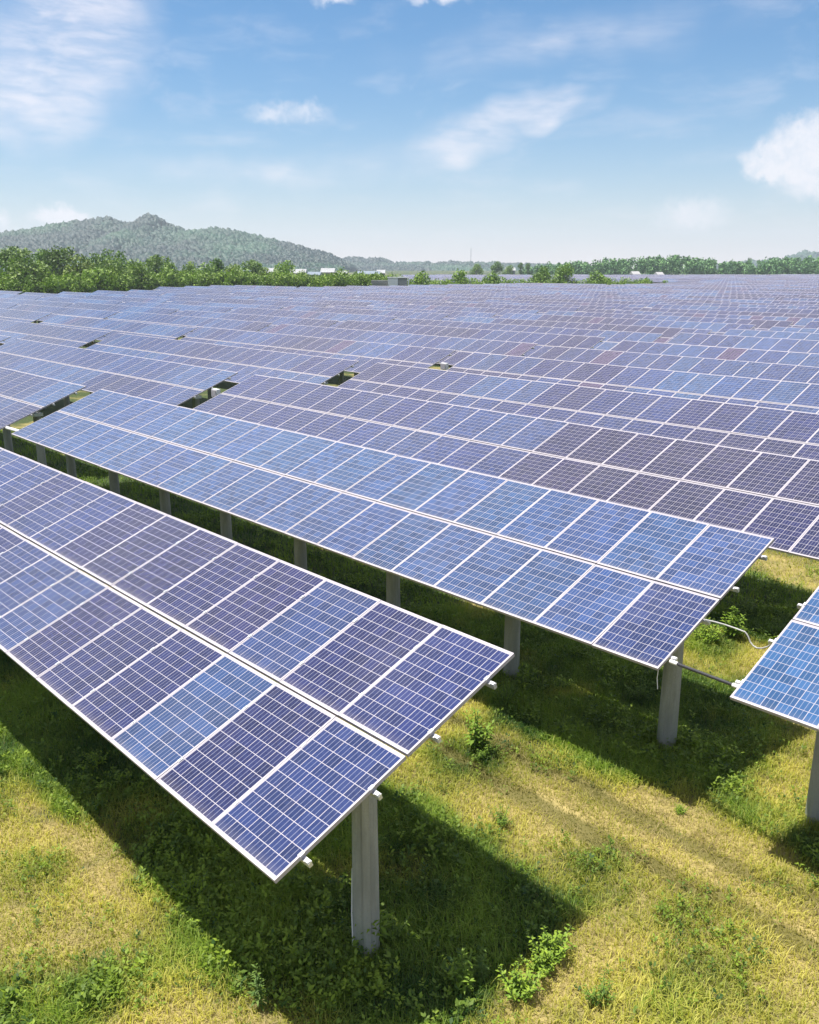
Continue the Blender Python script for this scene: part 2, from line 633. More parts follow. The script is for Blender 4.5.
def hill(name, prof, dist, depth, seed, blob, count, label):
    pts = [px_at(x, y, dist) for x, y in prof]
    x0, x1 = pts[0][0], pts[-1][0]
    xs = np.linspace(x0, x1, 150)
    ys = np.linspace(dist - depth, dist + depth, 60)

    def hz(x, y):
        top = smooth_profile(x, pts)
        t = np.clip(1 - np.abs(y - dist) / depth, 0, 1)
        ridge = (t ** 1.25) * (1 + .22 * (1 - t) * (fbm(x / 70 + seed, y / 90, seed, 3) - .5) * 4)
        return top * ridge - 1.5
    X, Y = np.meshgrid(xs, ys, indexing='ij')
    Z = hz(X, Y)
    V = np.stack([X, Y, Z], -1).reshape(-1, 3)
    I = np.arange(V.shape[0]).reshape(X.shape)
    F = np.stack([I[:-1, :-1], I[1:, :-1], I[1:, 1:], I[:-1, 1:]], -1).reshape(-1, 4)
    h = link(name, np_mesh(name, V, F, M_HILL, smooth=True))
    tag(h, kind='structure')
    # the wood on its slopes: many rounded tree crowns
    cx = rng.uniform(x0, x1, count)
    cy = dist - depth * rng.random(count) ** 1.0 + depth * .08
    keep = smooth_profile(cx, pts) > 3
    cx, cy = cx[keep], cy[keep]
    cz = hz(cx, cy)
    rad = blob * rng.uniform(.5, 1.5, len(cx))
    blobs = crown_blobs(cx, cy, cz - rad * .55, rad, seed)
    o = link('forest', np_mesh('forest', *blobs[:2], M_FOREST, blobs[2], smooth=False))
    tag(o, kind='stuff', label=label, cat='forest')


def crown_blobs(cx, cy, cz, rad, seed, squash=.95):
    """rounded, lumpy canopies with facets broken up"""
    nu, nv = 8, 4
    th = np.linspace(0, 2 * np.pi, nu, endpoint=False)
    ph = np.linspace(-.25, np.pi / 2 * .98, nv)
    T, P = np.meshgrid(th, ph, indexing='ij')
    base = np.stack([np.cos(T) * np.cos(P), np.sin(T) * np.cos(P), np.sin(P)], -1).reshape(-1, 3)
    n = len(cx)
    r = np.random.default_rng(seed)
    jit = 1 + .55 * (r.random((n, nu * nv)) - .5)
    V = base[None] * jit[..., None] * rad[:, None, None]
    V[..., 2] *= squash * r.uniform(.8, 1.5, n)[:, None]
    V += np.stack([cx, cy, cz], -1)[:, None, :]
    I = np.arange(nu * nv).reshape(nu, nv)
    F = np.stack([I[:, :-1], np.roll(I, -1, 0)[:, :-1], np.roll(I, -1, 0)[:, 1:], I[:, 1:]], -1).reshape(-1, 4)
    F = (F[None] + (np.arange(n) * nu * nv)[:, None, None]).reshape(-1, 4)
    mixv = .5 + 1.5 * (fbm(cx / 75, cy / 110, seed + 3, 4) - .5)
    a, b = np.array([.002, .026, .026]), np.array([.016, .082, .042])
    f = np.clip((mixv - .3) * 1.6 + r.uniform(-.12, .15, n), 0, 1)
    C = a + (b - a) * f[:, None]
    C = np.repeat(C, nu * nv, 0) * r.uniform(.9, 1.1, (n * nu * nv, 1))
    return V.reshape(-1, 3), F, C


hill('hill', [(-260, 262), (-200, 250), (-120, 240), (-60, 235), (0, 234), (18, 233), (40, 228), (75, 222), (92, 220), (110, 218), (122, 223), (132, 224), (139, 223),
              (142, 218), (146, 216), (151, 215.5), (156, 216), (160, 219), (165, 225), (172, 226), (182, 230), (197, 232), (212, 229), (224, 230), (240, 233), (262, 238), (276, 241),
              (290, 244), (310, 250), (325, 254), (336, 259), (345, 264), (352, 267)], 1350, 420, 1, 4.6, 24000, 'wooded green hill rising behind the tree belt on the left')
hill('hill', [(300, 267), (330, 263), (348, 259), (358, 258.5), (366, 260), (378, 259), (386, 260.5), (395, 264), (420, 264), (450, 263.5), (490, 264), (530, 265), (560, 267)],
     1900, 260, 2, 5.5, 5500, 'low pale wooded ridge on the horizon beside the big hill')
hill('hill', [(700, 266), (745, 263), (765, 261), (785, 259), (795, 254.5), (805, 252.5), (815, 253), (830, 256), (870, 260), (940, 265), (1000, 267)],
     2300, 260, 3, 6.5, 3200, 'faint blue hump of hill above the trees on the right')


# ------------------------------------------------------------------ far tree belt on the right (one mass)
def leaf_cloud(centres, radii, per, size, r, dark, light, flat=1.0):
    """small leaf-clump quads over the surface and inside of several lobes"""
    VV, CC = [], []
    for c, rd in zip(centres, radii):
        n = max(6, int(per * rd * rd))
        d = r.normal(size=(n, 3))
        d /= np.linalg.norm(d, axis=1)[:, None]
        rr = rd * (r.random(n) ** .28)
        P = c + d * rr[:, None] * np.array([1, 1, flat])
        nrm = d + .75 * r.normal(size=(n, 3))
        nrm /= np.linalg.norm(nrm, axis=1)[:, None]
        a = np.cross(nrm, r.normal(size=(n, 3)))
        a /= np.linalg.norm(a, axis=1)[:, None]
        b = np.cross(nrm, a)
        s = size * r.uniform(.6, 1.4, n)[:, None]
        q = np.stack([P - a * s, P - b * s * .6, P + a * s, P + b * s * .6], 1)
        VV.append(q.reshape(-1, 3))
        t = np.clip(r.normal(.45, .28, n), 0, 1) * .65 + .35 * r.random()
        col = dark + (light - dark) * t[:, None]
        CC.append(np.repeat(col, 4, 0))
    V = np.concatenate(VV)
    return V, np.arange(len(V)).reshape(-1, 4), np.concatenate(CC)


def far_wood():
    r = np.random.default_rng(77)
    cs, rs = [], []
    prof = [(530, 270), (545, 266), (560, 264), (600, 261), (640, 257.5), (680, 256.5), (700, 257), (715, 259), (735, 262), (750, 263), (765, 260), (780, 258), (819, 257), (900, 256), (1000, 258)]
    top = [px_at(x, y, 590) for x, y in prof]
    px, pz = zip(*top)
    for i in range(430):
        x = r.uniform(px[0], px[-1])
        y = 590 + r.uniform(-18, 60)
        h = np.interp(x, px, pz) * r.uniform(.72, 1.06)
        for k in range(4):
            z = h * r.uniform(.25, .9)
            cs.append(np.array([x + r.uniform(-1.5, 1.5), y + r.uniform(-1.5, 1.5), z]))
            rs.append(r.uniform(1.3, 2.6))
        cs.append(np.array([x, y, h - 1.2]))
        rs.append(1.4)
    V, F, C = leaf_cloud(cs, rs, 7, .75, r, np.array([.05, .15, .045]), np.array([.17, .34, .09]), 1.25)
    o = link('far_wood', np_mesh('far_wood', V, F, M_FOREST, C))
    tag(o, kind='stuff', label='far belt of trees along the horizon on the right', cat='wood')


far_wood()


# ------------------------------------------------------------------ trees and bushes beyond the panels
def tree_proto(seed, h, spread, dark, light, size, per, lobes, conic=0.0):
    r = np.random.default_rng(seed)
    cs, rs = [], []
    for i in range(lobes):
        a = r.uniform(0, 2 * np.pi)
        zf = r.uniform(.32, .9)
        rad = spread * (1 - conic * (zf - .3)) * r.uniform(.15, .72) * (1.0 - abs(zf - .55) * .7)
        cs.append(np.array([math.cos(a) * rad, math.sin(a) * rad, h * zf]))
        rs.append(spread * r.uniform(.26, .46))
    cs.append(np.array([0, 0, h * .9]))
    rs.append(spread * .28)
    V, F, C = leaf_cloud(cs, rs, per, size, r, np.array(dark), np.array(light))
    crown = np_mesh('crown', V, F, M_LEAF, C)
    b = MB()
    b.tube([(0, 0, -.2), (.05, 0, h * .3), (-.06, .05, h * .6), (0, 0, h * .85)], [h * .026, h * .02, h * .013, h * .004], 7)
    for k in range(6):
        c = cs[int(r.integers(0, lobes))]
        z0 = min(c[2] * .62, h * .55)
        b.tube([(0, 0, z0), tuple((c * np.array([.55, .55, 1]) + np.array([0, 0, z0])) / np.array([1, 1, 2])), tuple(c)], [h * .011, h * .008, h * .003], 5, caps=False)
    return crown, b.mesh('trunk', [M_BARK])


def put_tree(name, proto, x, y, s, label, cat, group, tint, sz=1.0, z=0.0):
    e = link(name, None, None, (x, y, z), (0, 0, random.uniform(0, 6.28)))
    e.scale = (s, s, s * sz)
    tag(e, label, cat, group)
    c = link('crown', proto[0], e)
    c.color = (*tint, 1)
    link('trunk', proto[1], e)
    return e


DK = [tree_proto(100 + i, 9.0, 4.2, (.045, .105, .020), (.200, .320, .055), .26, 62, 16) for i in range(3)]
MD = [tree_proto(200 + i, 7.0, 3.9, (.070, .145, .022), (.260, .380, .055), .25, 62, 14) for i in range(3)]
SM = [tree_proto(300 + i, 4.0, 2.6, (.080, .165, .018), (.290, .420, .05), .22, 75, 10) for i in range(3)]
TALL = [tree_proto(400 + i, 11.0, 3.3, (.045, .11, .025), (.20, .32, .06), .3, 55, 16, .6) for i in range(2)]


def at_px(x, dist):
    return (x - 409.5) / 884.3 * dist


# boundary of the field: pixel column -> distance where the last row ends
BX = [(-140, 158), (0, 163), (100, 174), (200, 193), (300, 204), (400, 210), (500, 223), (600, 238), (690, 274), (760, 330)]


def edge_dist(x):
    return float(np.interp(x, [b[0] for b in BX], [b[1] for b in BX]))


# named big trees that stick out of the belt: (pixel x, top pixel y, extra distance, kind)
big = [(-40, 249, 22, 'D'), (8, 247, 20, 'D'), (22, 252, 12, 'M'), (40, 250, 26, 'D'), (57, 247, 20, 'D'), (76, 257, 14, 'M'), (92, 254, 22, 'D'), (108, 260, 12, 'M'), (120, 251, 22, 'D'), (138, 262, 10, 'M'),
       (156, 255, 24, 'D'), (172, 264, 10, 'M'), (190, 262, 18, 'D'), (205, 264, 12, 'M'), (218, 257, 26, 'T'), (234, 266, 12, 'M'), (253, 260, 28, 'D'), (266, 269, 14, 'M'), (281, 263, 30, 'M'), (300, 272, 16, 'M'), (-80, 250, 20, 'D'), (-100, 256, 14, 'M')]
for i, (x, yt, ex, k) in enumerate(big):
    d = edge_dist(x) + ex
    X, top = px_at(x, yt, d)
    pr = {'D': DK, 'M': MD, 'T': TALL}[k][i % (2 if k == 'T' else 3)]
    hh = {'D': 9.0, 'M': 7.0, 'T': 11.0}[k]
    s = top / (hh * 1.0)
    v = random.uniform(.85, 1.15)
    lab, grp = {'D': ('dark green round-crowned tree standing tall in the belt behind the left panels', 'dark trees of the belt'),
                'M': ('mid-green bushy tree filling the front of the belt behind the left panels', 'mid-green trees of the belt'),
                'T': ('slim upright tree topping the belt below the right shoulder of the hill', None)}[k]
    put_tree('belt_tree', pr, X, d, s, lab, 'tree', grp, (v * random.uniform(.9, 1.1), v, v * .95), 1.0)

small_lab = 'low bright green sapling at the foot of the belt along the last panels'
for x in np.arange(-110, 398, 9.5):
    xx = x + random.uniform(-4, 4)
    d = edge_dist(xx) + random.uniform(5.5, 9)
    ytop = np.interp(xx, [0, 150, 250, 300, 400], [272.5, 273, 273, 273, 274.5]) + random.uniform(-2, 3)
    s = px_at(xx, ytop, d)[1] / 4.0
    v = random.uniform(.9, 1.12)
    put_tree('sapling', SM[random.randrange(3)], at_px(xx, d), d, s, small_lab, 'sapling', 'saplings at the foot of the belt', (v, v, v), random.uniform(.85, 1.1))

# bushes of the hedge strip that crosses the field
hedge = [(420, 274, 'S'), (432, 281, 'S'), (447, 280, 'S'), (463, 272, 'S'), (478, 282, 'S'), (494, 275, 'S'), (507, 281, 'S'), (522, 280, 'S'), (545, 268, 'M'), (562, 266, 'M'), (575, 280, 'S'), (597, 273, 'S'),
         (608, 278, 'S'), (622, 280, 'S'), (646, 279, 'S'), (664, 281, 'S')]
hl = {(420, 274): 'leftmost pointed bush of the hedge strip crossing the field', (463, 272): 'rounded pale bush in the left half of the hedge strip',
      (494, 275): 'upright small bush halfway along the hedge strip', (545, 268): 'left one of the two tall dark bushes in the hedge strip',
      (562, 266): 'right and taller of the two dark bushes in the hedge strip', (597, 273): 'dark bush just right of the tall pair in the hedge strip',
      (646, 279): 'small round bush standing apart at the right of the hedge strip', (664, 281): 'last low bush at the right end of the hedge strip'}
for i, (x, yt, k) in enumerate(hedge):
    d = edge_dist(x) + 7 + (i * 7 % 5)
    X, top = px_at(x, yt, d)
    pr, hh = (SM[i % 3], 4.0) if k == 'S' else (MD[i % 3], 7.0)
    s = max(.4, top / hh)
    lab = hl.get((x, yt), 'low green bush in the hedge strip, rising barely above the panels')
    put_tree('hedge_bush', pr, X, d, s, lab, 'bush', None if (x, yt) in hl else 'low bushes of the hedge strip', (.9, .95, .9), 1.0)


def undergrowth():
    r = np.random.default_rng(5)
    cs, rs = [], []
    for x in np.arange(-150, 640, 1.7):
        for k in range(2 if x < 390 else 1):
            d = edge_dist(x) + r.uniform(4, 15)
            hm = np.interp(x, [0, 250, 390, 420, 540, 640], [5.6, 5.4, 5.2, 4.3, 3.9, 3.3])
            cs.append(np.array([at_px(x, d), d, hm * r.uniform(.45, .82)]))
            rs.append(r.uniform(.8, 1.5))
    V, F, C = leaf_cloud(cs, rs, 60, .2, r, np.array([.075, .16, .018]), np.array([.28, .41, .05]))
    o = link('undergrowth', np_mesh('undergrowth', V, F, leaf_material('undergrowth_leaves', trans=.25), C))
    tag(o, kind='stuff', label='tangled green undergrowth edging the last row of panels', cat='undergrowth')


undergrowth()

# a handful of lone trees on the plain between the hedge and the horizon
for (x, yt, d, k, lab) in [(477, 264.5, 520, 'M', 'lone dark tree on the plain, left of the round one'), (496, 261.5, 500, 'D', 'round lone tree on the plain above the hedge strip'),
                           (521, 262, 540, 'T', 'left of two slender trees standing together on the plain'), (528, 262.5, 545, 'T', 'right of two slender trees standing together on the plain'),
                           (508, 266, 560, 'M', 'smallest lone tree on the plain between the round and the slender ones')]:
    X, top = px_at(x, yt, d)
    hh = {'D': 9.0, 'M': 7.0, 'T': 11.0}[k]
    put_tree('lone_tree', {'D': DK, 'M': MD, 'T': TALL}[k][0], X, d, top / hh, lab, 'tree', None, (.95, 1, 1))

# ------------------------------------------------------------------ buildings far off
M_WALL = simple('white_render', (.28, .275, .27), .85, 0, .08, .6)
M_WALL2 = simple('tan_render', (.52, .42, .32), .85, 0, .08, .6)
M_ROOFG = simple('grey_roof', (.30, .31, .33), .8, 0, .15, .8)
M_ROOFB = simple('blue_sheet_roof', (.16, .2, .25), .6, 0, .1, .8)
M_GLASSD = simple('dark_window', (.03, .035, .045), .2)


def house(name, x, d, y_top, wpx, label, cat='house', wall=M_WALL, roof=M_ROOFG, flat=False, depth=8, windows=3):
    X, top = px_at(x, y_top, d)
    wd = wpx / 884.3 * d
    e = link(name, None, None, (X, d, 0))
    tag(e, label, cat)
    rh = .25 if flat else min(2.2, top * .28)
    hw = top - rh
    b = MB()
    b.box((0, 0, hw / 2), (wd, depth, hw), 0, skip=('-z',))
    b.build('wall', [wall], e)
    b = MB()
    if flat:
        b.box((0, 0, hw + rh / 2 + .003), (wd + .5, depth + .5, rh))
    else:
        a, c = wd / 2 + .4, depth / 2 + .5
        b.face([(-a, -c, hw - .2), (a, -c, hw - .2), (a, 0, top), (-a, 0, top)])
        b.face([(a, c, hw - .2), (-a, c, hw - .2), (-a, 0, top), (a, 0, top)])
        b.face([(-a, c, hw - .2), (-a, -c, hw - .2), (-a, 0, top)])
        b.face([(a, -c, hw - .2), (a, c, hw - .2), (a, 0, top)])
    b.build('roof', [roof], e)
    for i in range(windows):
        b = MB()
        ww = wd / (windows * 2.2)
        b.box((-wd / 2 + wd * (i + .5) / windows, -depth / 2 - .02, hw * .68), (ww, .06, min(1.4, hw * .3)))
        b.build('window', [M_GLASSD], e)
    return e


house('village_house', 272, 420, 268, 8, 'white house with grey roof left of the round tree below the hill')
house('village_house', 297, 430, 269, 17, 'long dark-roofed building right of the round tree below the hill', roof=M_ROOFG, wall=M_WALL2, depth=10, windows=5)
house('farm_shed', 309, 440, 271.8, 22, 'long low white shed with pale blue roof below the end of the hill', 'shed', roof=M_ROOFB, depth=14, windows=4)
house('village_house', 328, 450, 268.2, 12, 'tan house with pitched roof at the end of the hill', wall=M_WALL2, roof=M_ROOFG)
house('village_house', 341, 460, 270.8, 12, 'white-walled house right of the tan one', roof=M_ROOFG)
house('farm_shed', 369, 470, 271, 20, 'low pale blue-roofed shed under the small ridge', 'shed', roof=M_ROOFB, depth=14, windows=4)
house('village_house', 381, 480, 269.8, 7, 'narrow white house beside the low blue-roofed shed', roof=M_ROOFG, windows=2)
house('village_house', 510, 640, 267.5, 9, 'small white building behind the lone trees on the plain', windows=2)
house('village_house', 541, 650, 266.5, 7, 'tiny white house at the left end of the far tree belt', windows=2)
house('farm_shed', 635, 480, 271.3, 6, 'white tent-roofed shed in front of the far tree belt', 'shed', roof=M_GREY, windows=1)
house('farm_shed', 659, 490, 272, 5, 'second and smaller white shed in front of the far tree belt', 'shed', roof=M_GREY, windows=1)

# the white inverter cabin at the edge of the rows
X0, T0 = px_at(397, 277.2, 205)
e = link('inverter_cabin', None, None, (X0, 205, 0))
tag(e, 'white inverter cabin with flat roof standing behind the last panels', 'cabin')
b = MB()
b.box((-.9, 0, T0 / 2 - .1), (2.2, 3, T0 - .2), skip=('-z',))
b.build('wall', [M_WHITE], e)
b = MB()
b.box((.35, 0, T0 - .06), (5.0, 3.3, .16))
b.build('roof', [M_WHITE], e)
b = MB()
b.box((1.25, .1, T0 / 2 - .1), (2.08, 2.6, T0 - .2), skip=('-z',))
b.build('open_bay', [M_GREY], e)  # closed grey block; the open bay's shade is put into its colour
b = MB()
b.box((2.6, -1.3, T0 / 2 - .1), (.25, .25, T0 - .2))
b.build('post', [M_WHITE], e)
X1, T1 = px_at(381, 280.3, 206)
b = MB()
b.box((0, 0, T1 - .35), (4.4, 2.2, .7))
b.box((0, 0, (T1 - .7) / 2), (4.0, 1.9, T1 - .71), skip=('-z', '+z'))
tag(b.build('grey_container', [M_WALL], None, (X1, 206, 0)), 'low pale container beside the white inverter cabin', 'container')

# a thin mast over the plain
Xm, Tm = px_at(471, 249, 700)
e = link('radio_mast', None, None, (Xm, 700, 0))
tag(e, 'thin lattice radio mast standing alone on the horizon', 'mast')
b = MB()
for sx, sy in ((-.5, -.3), (.5, -.3), (0, .5)):
    b.tube([(sx, sy, 0), (sx * .3, sy * .3, Tm)], .05, 5)
for k in range(12):
    z = Tm * k / 12
    g = 1 - .7 * k / 12
    b.tube([(-.5 * g, -.3 * g, z), (.5 * g, -.3 * g, z + Tm / 12)], .03, 4)
b.build('lattice', [M_STEEL], e)
b = MB()
b.tube([(0, 0, Tm), (0, 0, Tm + 2)], .04, 5)
b.build('aerial', [M_STEEL], e)

# ------------------------------------------------------------------ solar tables
FW, FT = .014, .04                          # frame width and depth
PWID, PLEN = PW - .006, SL - .026
MARG_U, MARG_V = .007, .022                 # white margin round the cells


def glass_quad(b, cx, cy, z, mi, wd=PWID, ln=PLEN, fr=FW):
    a, c = wd / 2 - fr, ln / 2 - fr
    mu, mv = MARG_U / (2 * a - 2 * MARG_U), MARG_V / (2 * c - 2 * MARG_V)
    b.face([(cx - a, cy - c, z), (cx + a, cy - c, z), (cx + a, cy + c, z), (cx - a, cy + c, z)], mi,
           [(-mu, -mv), (1 + mu, -mv), (1 + mu, 1 + mv), (-mu, 1 + mv)])


def frame_boxes(b, cx, cy, mi, z=0.0):
    a, c = PWID / 2, PLEN / 2
    b.box((cx, cy - c + FW / 2, z - FT / 2), (PWID, FW, FT), mi)
    b.box((cx, cy + c - FW / 2, z - FT / 2), (PWID, FW, FT), mi)
    b.box((cx - a + FW / 2, cy, z - FT / 2), (FW, PLEN - 2 * FW, FT), mi)
    b.box((cx + a - FW / 2, cy, z - FT / 2), (FW, PLEN - 2 * FW, FT), mi)


def laminate(b, cx, cy, mi_g, mi_b):
    a, c = PWID / 2 - FW, PLEN / 2 - FW
    glass_quad(b, cx, cy, -.003, mi_g)
    b.face([(cx - a, cy + c, -.012), (cx + a, cy + c, -.012), (cx + a, cy - c, -.012), (cx - a, cy - c, -.012)], mi_b)


b = MB(); laminate(b, 0, 0, 0, 1)
ME_LAM = b.mesh('laminate', [M_PANEL_OBJ, M_BACK])
b = MB(); frame_boxes(b, 0, 0, 0)
ME_FRAME = b.mesh('frame', [M_FRAME])
b = MB(); laminate(b, 0, 0, 0, 1); frame_boxes(b, 0, 0, 2)
ME_PANEL = b.mesh('solar_panel', [M_PANEL_OBJ, M_BACK, M_FRAME])

S_POS = [(.198 - 1) * SL, (.72 - 1) * SL, (1.213 - 1) * SL, (1.727 - 1) * SL]
CT, ST = math.cos(TILT), math.sin(TILT)
RAILX = TLEN / 2 + .085
b = MB()
b.box((0, 0, -.027), (2 * RAILX, .04, .046))
b.box((0, .012, -.001), (2 * RAILX, .022, .004))
b.box((-RAILX + .03, 0, .004), (.05, .036, .014)); b.box((RAILX - .03, 0, .004), (.05, .036, .014))
ME_RAIL = b.mesh('rail', [M_STEEL])
b = MB()
b.box((0, 0, 0), (.034, .055, .008)); b.box((0, 0, .008), (.014, .014, .008))
ME_CLAMP = b.mesh('clamp', [M_STEEL])
b = MB()
b.box((0, 0, 0), (.055, 2.75, .08))
ME_RAFT = b.mesh('rafter', [M_STEEL])


def post_mesh(h):
    b = MB()
    n = 8
    for z0, z1, r0, r1 in ((-.3, h - .12, .142, .122), (h - .12, h, .128, .128)):
        pass
    b.tube([(0, 0, -.3), (0, 0, .02), (0, 0, h * .5), (0, 0, h - .10)], [.142, .141, .132, .122], 16, 0)
    return b.mesh('post', [M_CONC], True)


def bracket_mesh(h):
    b = MB()
    b.box((0, 0, h - .05), (.30, .30, .10))
    b.box((0, -.06, h + .05), (.10, .02, .16)); b.box((0, .06, h + .05), (.10, .02, .16))
    return b.mesh('bracket', [M_STEEL])


POST_CACHE = {}


def tints(row, colm, i, s):
    """cell colour of one panel: batches of bluer and more purple cells, in runs along the table"""
    r = random.Random((row * 977 + colm * 3571 + s * 31 + i) * 7 + 3)
    u = colm * 23.4 + (21 - i)
    g = fbm(np.array([u * .21 + 40]), np.array([row * 1.9 + s * .8 + 11.0]), 6, 2)[0]
    g = min(max((g - .5) * 1.25 + .38 + r.uniform(-.11, .11), .10), .72)
    if (row, colm) == (0, 0):
        # the first table: indigo with single bluer panels
        j = 21 - i
        up = {0: .40, 1: .30, 2: .52, 3: .22, 4: .20, 5: .18, 6: .20, 7: .24, 8: .46, 9: .44, 10: .28, 11: .48, 12: .5, 13: .5}
        lo_ = {0: .42, 1: .24, 2: .60, 3: .22, 4: .20, 5: .22, 6: .52, 7: .50, 8: .46, 9: .28, 10: .26, 11: .44}
        g = (up if s else lo_).get(j, .42) + r.uniform(-.03, .03)
    elif (row, colm) == (1, 0):
        g = .72 + .22 * (g - .5)
        if (s, i) == (0, 21):
            g = .46
    elif (row, colm) == (1, -1):
        g = .85
    elif row == 2 and colm == 0:
        g = g * .35 + (-.05 if i > 13 else .30)
    PAL = [(.0, (.016, .013, .036)), (.25, (.011, .014, .062)), (.45, (.014, .026, .092)), (.65, (.022, .052, .138)), (.9, (.026, .082, .185)), (1.2, (.03, .11, .22))]
    g = min(max(g, 0.0), 1.19)
    if row > 3 and r.random() < .03:
        return (.045, .026, .065)
    for (a, ca), (c, cc) in zip(PAL, PAL[1:]):
        if a <= g <= c:
            f = (g - a) / (c - a)
            return tuple((p + (q - p) * f) * r.uniform(.94, 1.06) for p, q in zip(ca, cc))
    return PAL[-1][1]


def table_group(row):
    return 'tables of the solar field'


ORD = ['first', 'second', 'third', 'fourth', 'fifth', 'sixth', 'seventh', 'eighth', 'ninth', 'tenth', 'eleventh', 'twelfth', 'thirteenth', 'fourteenth', 'fifteenth',
       'sixteenth', 'seventeenth', 'eighteenth', 'nineteenth', 'twentieth']


def ordinal(k):
    if k < 20:
        return ORD[k]
    tens = {2: 'twenty', 3: 'thirty', 4: 'forty', 5: 'fifty', 6: 'sixty', 7: 'seventy', 8: 'eighty', 9: 'ninety'}
    n = k + 1
    if n % 10 == 0:
        return {20: 'twentieth', 30: 'thirtieth', 40: 'fortieth', 50: 'fiftieth', 60: 'sixtieth', 70: 'seventieth', 80: 'eightieth', 90: 'ninetieth'}[n]
    return tens[n // 10] + '-' + ORD[n % 10 - 1]


def frame_x(x, y):
    zc = y * math.cos(R(PITCH)) + (CAM_H - 2.4) * math.sin(R(PITCH))
    return 409.5 + 884.3 * x / max(zc, .01), zc


def in_view(row, colm):
    """does some part of this table fall inside the photograph?"""
    cx, cy, z, right, lo = table_place(row, colm)
    hit = 0
    for k in range(12):
        for s in (-1, 0, 1):
            p = Vector((cx, cy, 0)) + UX * (TLEN * (k / 11 - .5)) + NX * (HALF * s)
            if p.y < 3:
                continue
            x, zc = frame_x(p.x, p.y)
            hz = z + s * SL * ST
            yy = 512 + 884.3 * (-(p.y * math.sin(R(PITCH)) + (hz - CAM_H) * math.cos(R(PITCH)))) / (p.y * math.cos(R(PITCH)) - (hz - CAM_H) * math.sin(R(PITCH)))
            if -6 < x < 825 and yy < 1100:
                hit += 1
    return hit


def in_field(row, colm):
    cx, cy, z, right, lo = table_place(row, colm)
    ok = True
    worst = 1e9
    for k in (-.5, 0, .5):
        p = Vector((cx, cy, 0)) + UX * (TLEN * k) + NX * HALF
        x, zc = frame_x(p.x, p.y)
        e_ = edge_dist(x)
        if x < 402:
            if p.y > e_ - 1:
                return False
        elif x < 700:
            if e_ - 1 < p.y < e_ + 24:
                return False
        if p.y > 470 + max(0, x - 640) * .1:
            return False
    return True


cells = []
for row in range(0, 120):
    for colm in range(-22, 26):
        if row == 0 and colm < 0:
            continue
        if not in_view(row, colm) or not in_field(row, colm):
            continue
        cx, cy, z, right, lo = table_place(row, colm)
        cells.append((math.hypot(cx, cy), row, colm))
cells.sort()
# those that show largest stay individual
NEAR_D, MID_D, MAX_N = 48.0, 105.0, 290
single = cells[:MAX_N]
rest = cells[MAX_N:]
rows_seen = {}
for d, row, colm in cells:
    rows_seen.setdefault(row, []).append(colm)
for r_ in rows_seen:
    rows_seen[r_].sort(reverse=True)        # leftmost first
print('tables', len(cells), 'single', len(single), 'rows', len(rows_seen))


def far_table_arrays(row, colm, origin, mi_only_top=False):
    """one table as plain arrays (a closed slab per panel with frame rim, plus posts and rails)"""
    b = MB()
    cols = []
    cx, cy, z, right, lo = table_place(row, colm)
    Mx = Matrix.Rotation(AZ, 3, 'Z') @ Matrix.Rotation(TILT, 3, 'X')
    o = Vector((cx, cy, z)) - Vector(origin)
    for s in (0, 1):
        for i in range(NPAN):
            t = tints(row, colm, i, s)
            x = (i - NPAN / 2 + .5) * PW
            y = (s - .5) * SL
            glass_quad(b, x, y, .002, 0, PWID, PLEN, FW)
            cols += [t]
    b.box((0, 0, -FT / 2), (TLEN, 2 * SL - .02, FT), 1)
    cols += [(1, 1, 1)] * 6
    V = [o + Mx @ Vector(p) for p in b.v]
    b.v = [tuple(p) for p in V]
    b2 = MB()
    for k in range(8):
        p = Vector((cx, cy, 0)) - Vector(origin) + UX * (TLEN / 2 - .612 - k * 3.010)
        b2.box((p.x, p.y, (z - .08) / 2), (.25, .25, z - .08), 2, skip=('+z', '-z'))
    n0 = len(b.v)
    b.f += [tuple(i + n0 for i in f) for f in b2.f]
    b.v += b2.v; b.mi += b2.mi; b.uv += b2.uv
    cols += [(1, 1, 1)] * len(b2.f)
    return b, cols


def set_face_tint(me, cols):
    a = me.color_attributes.new('tint', 'FLOAT_COLOR', 'CORNER')
    arr = []
    for p in me.polygons:
        arr += [(*cols[p.index], 1)] * p.loop_total
    a.data.foreach_set('color', np.array(arr, dtype=np.float32).ravel())


SPECIAL = {(0, 0): 'nearest indigo solar table, its end corner jutting over the open grass', (1, 0): 'long blue solar table in the second row, complete from corner to corner',
           (1, -1): 'bright blue solar table cut off by the right edge, linked by the pale conduit',
           (1, 1): 'pale solar table at the left edge in the same row as the long blue one'}


def table_label(row, colm):
    if (row, colm) in SPECIAL:
        return SPECIAL[(row, colm)]
    lst = rows_seen[row]
    k = lst.index(colm)
    if len(lst) == 1:
        pos = 'the only one of its row in view'
    elif k == 0:
        pos = 'leftmost in view'
    elif k == len(lst) - 1:
        pos = 'rightmost in view'
    else:
        pos = ordinal(k) + ' from the left'
    return 'solar table in the %s row counting the front table as first, %s' % (ordinal(row), pos)


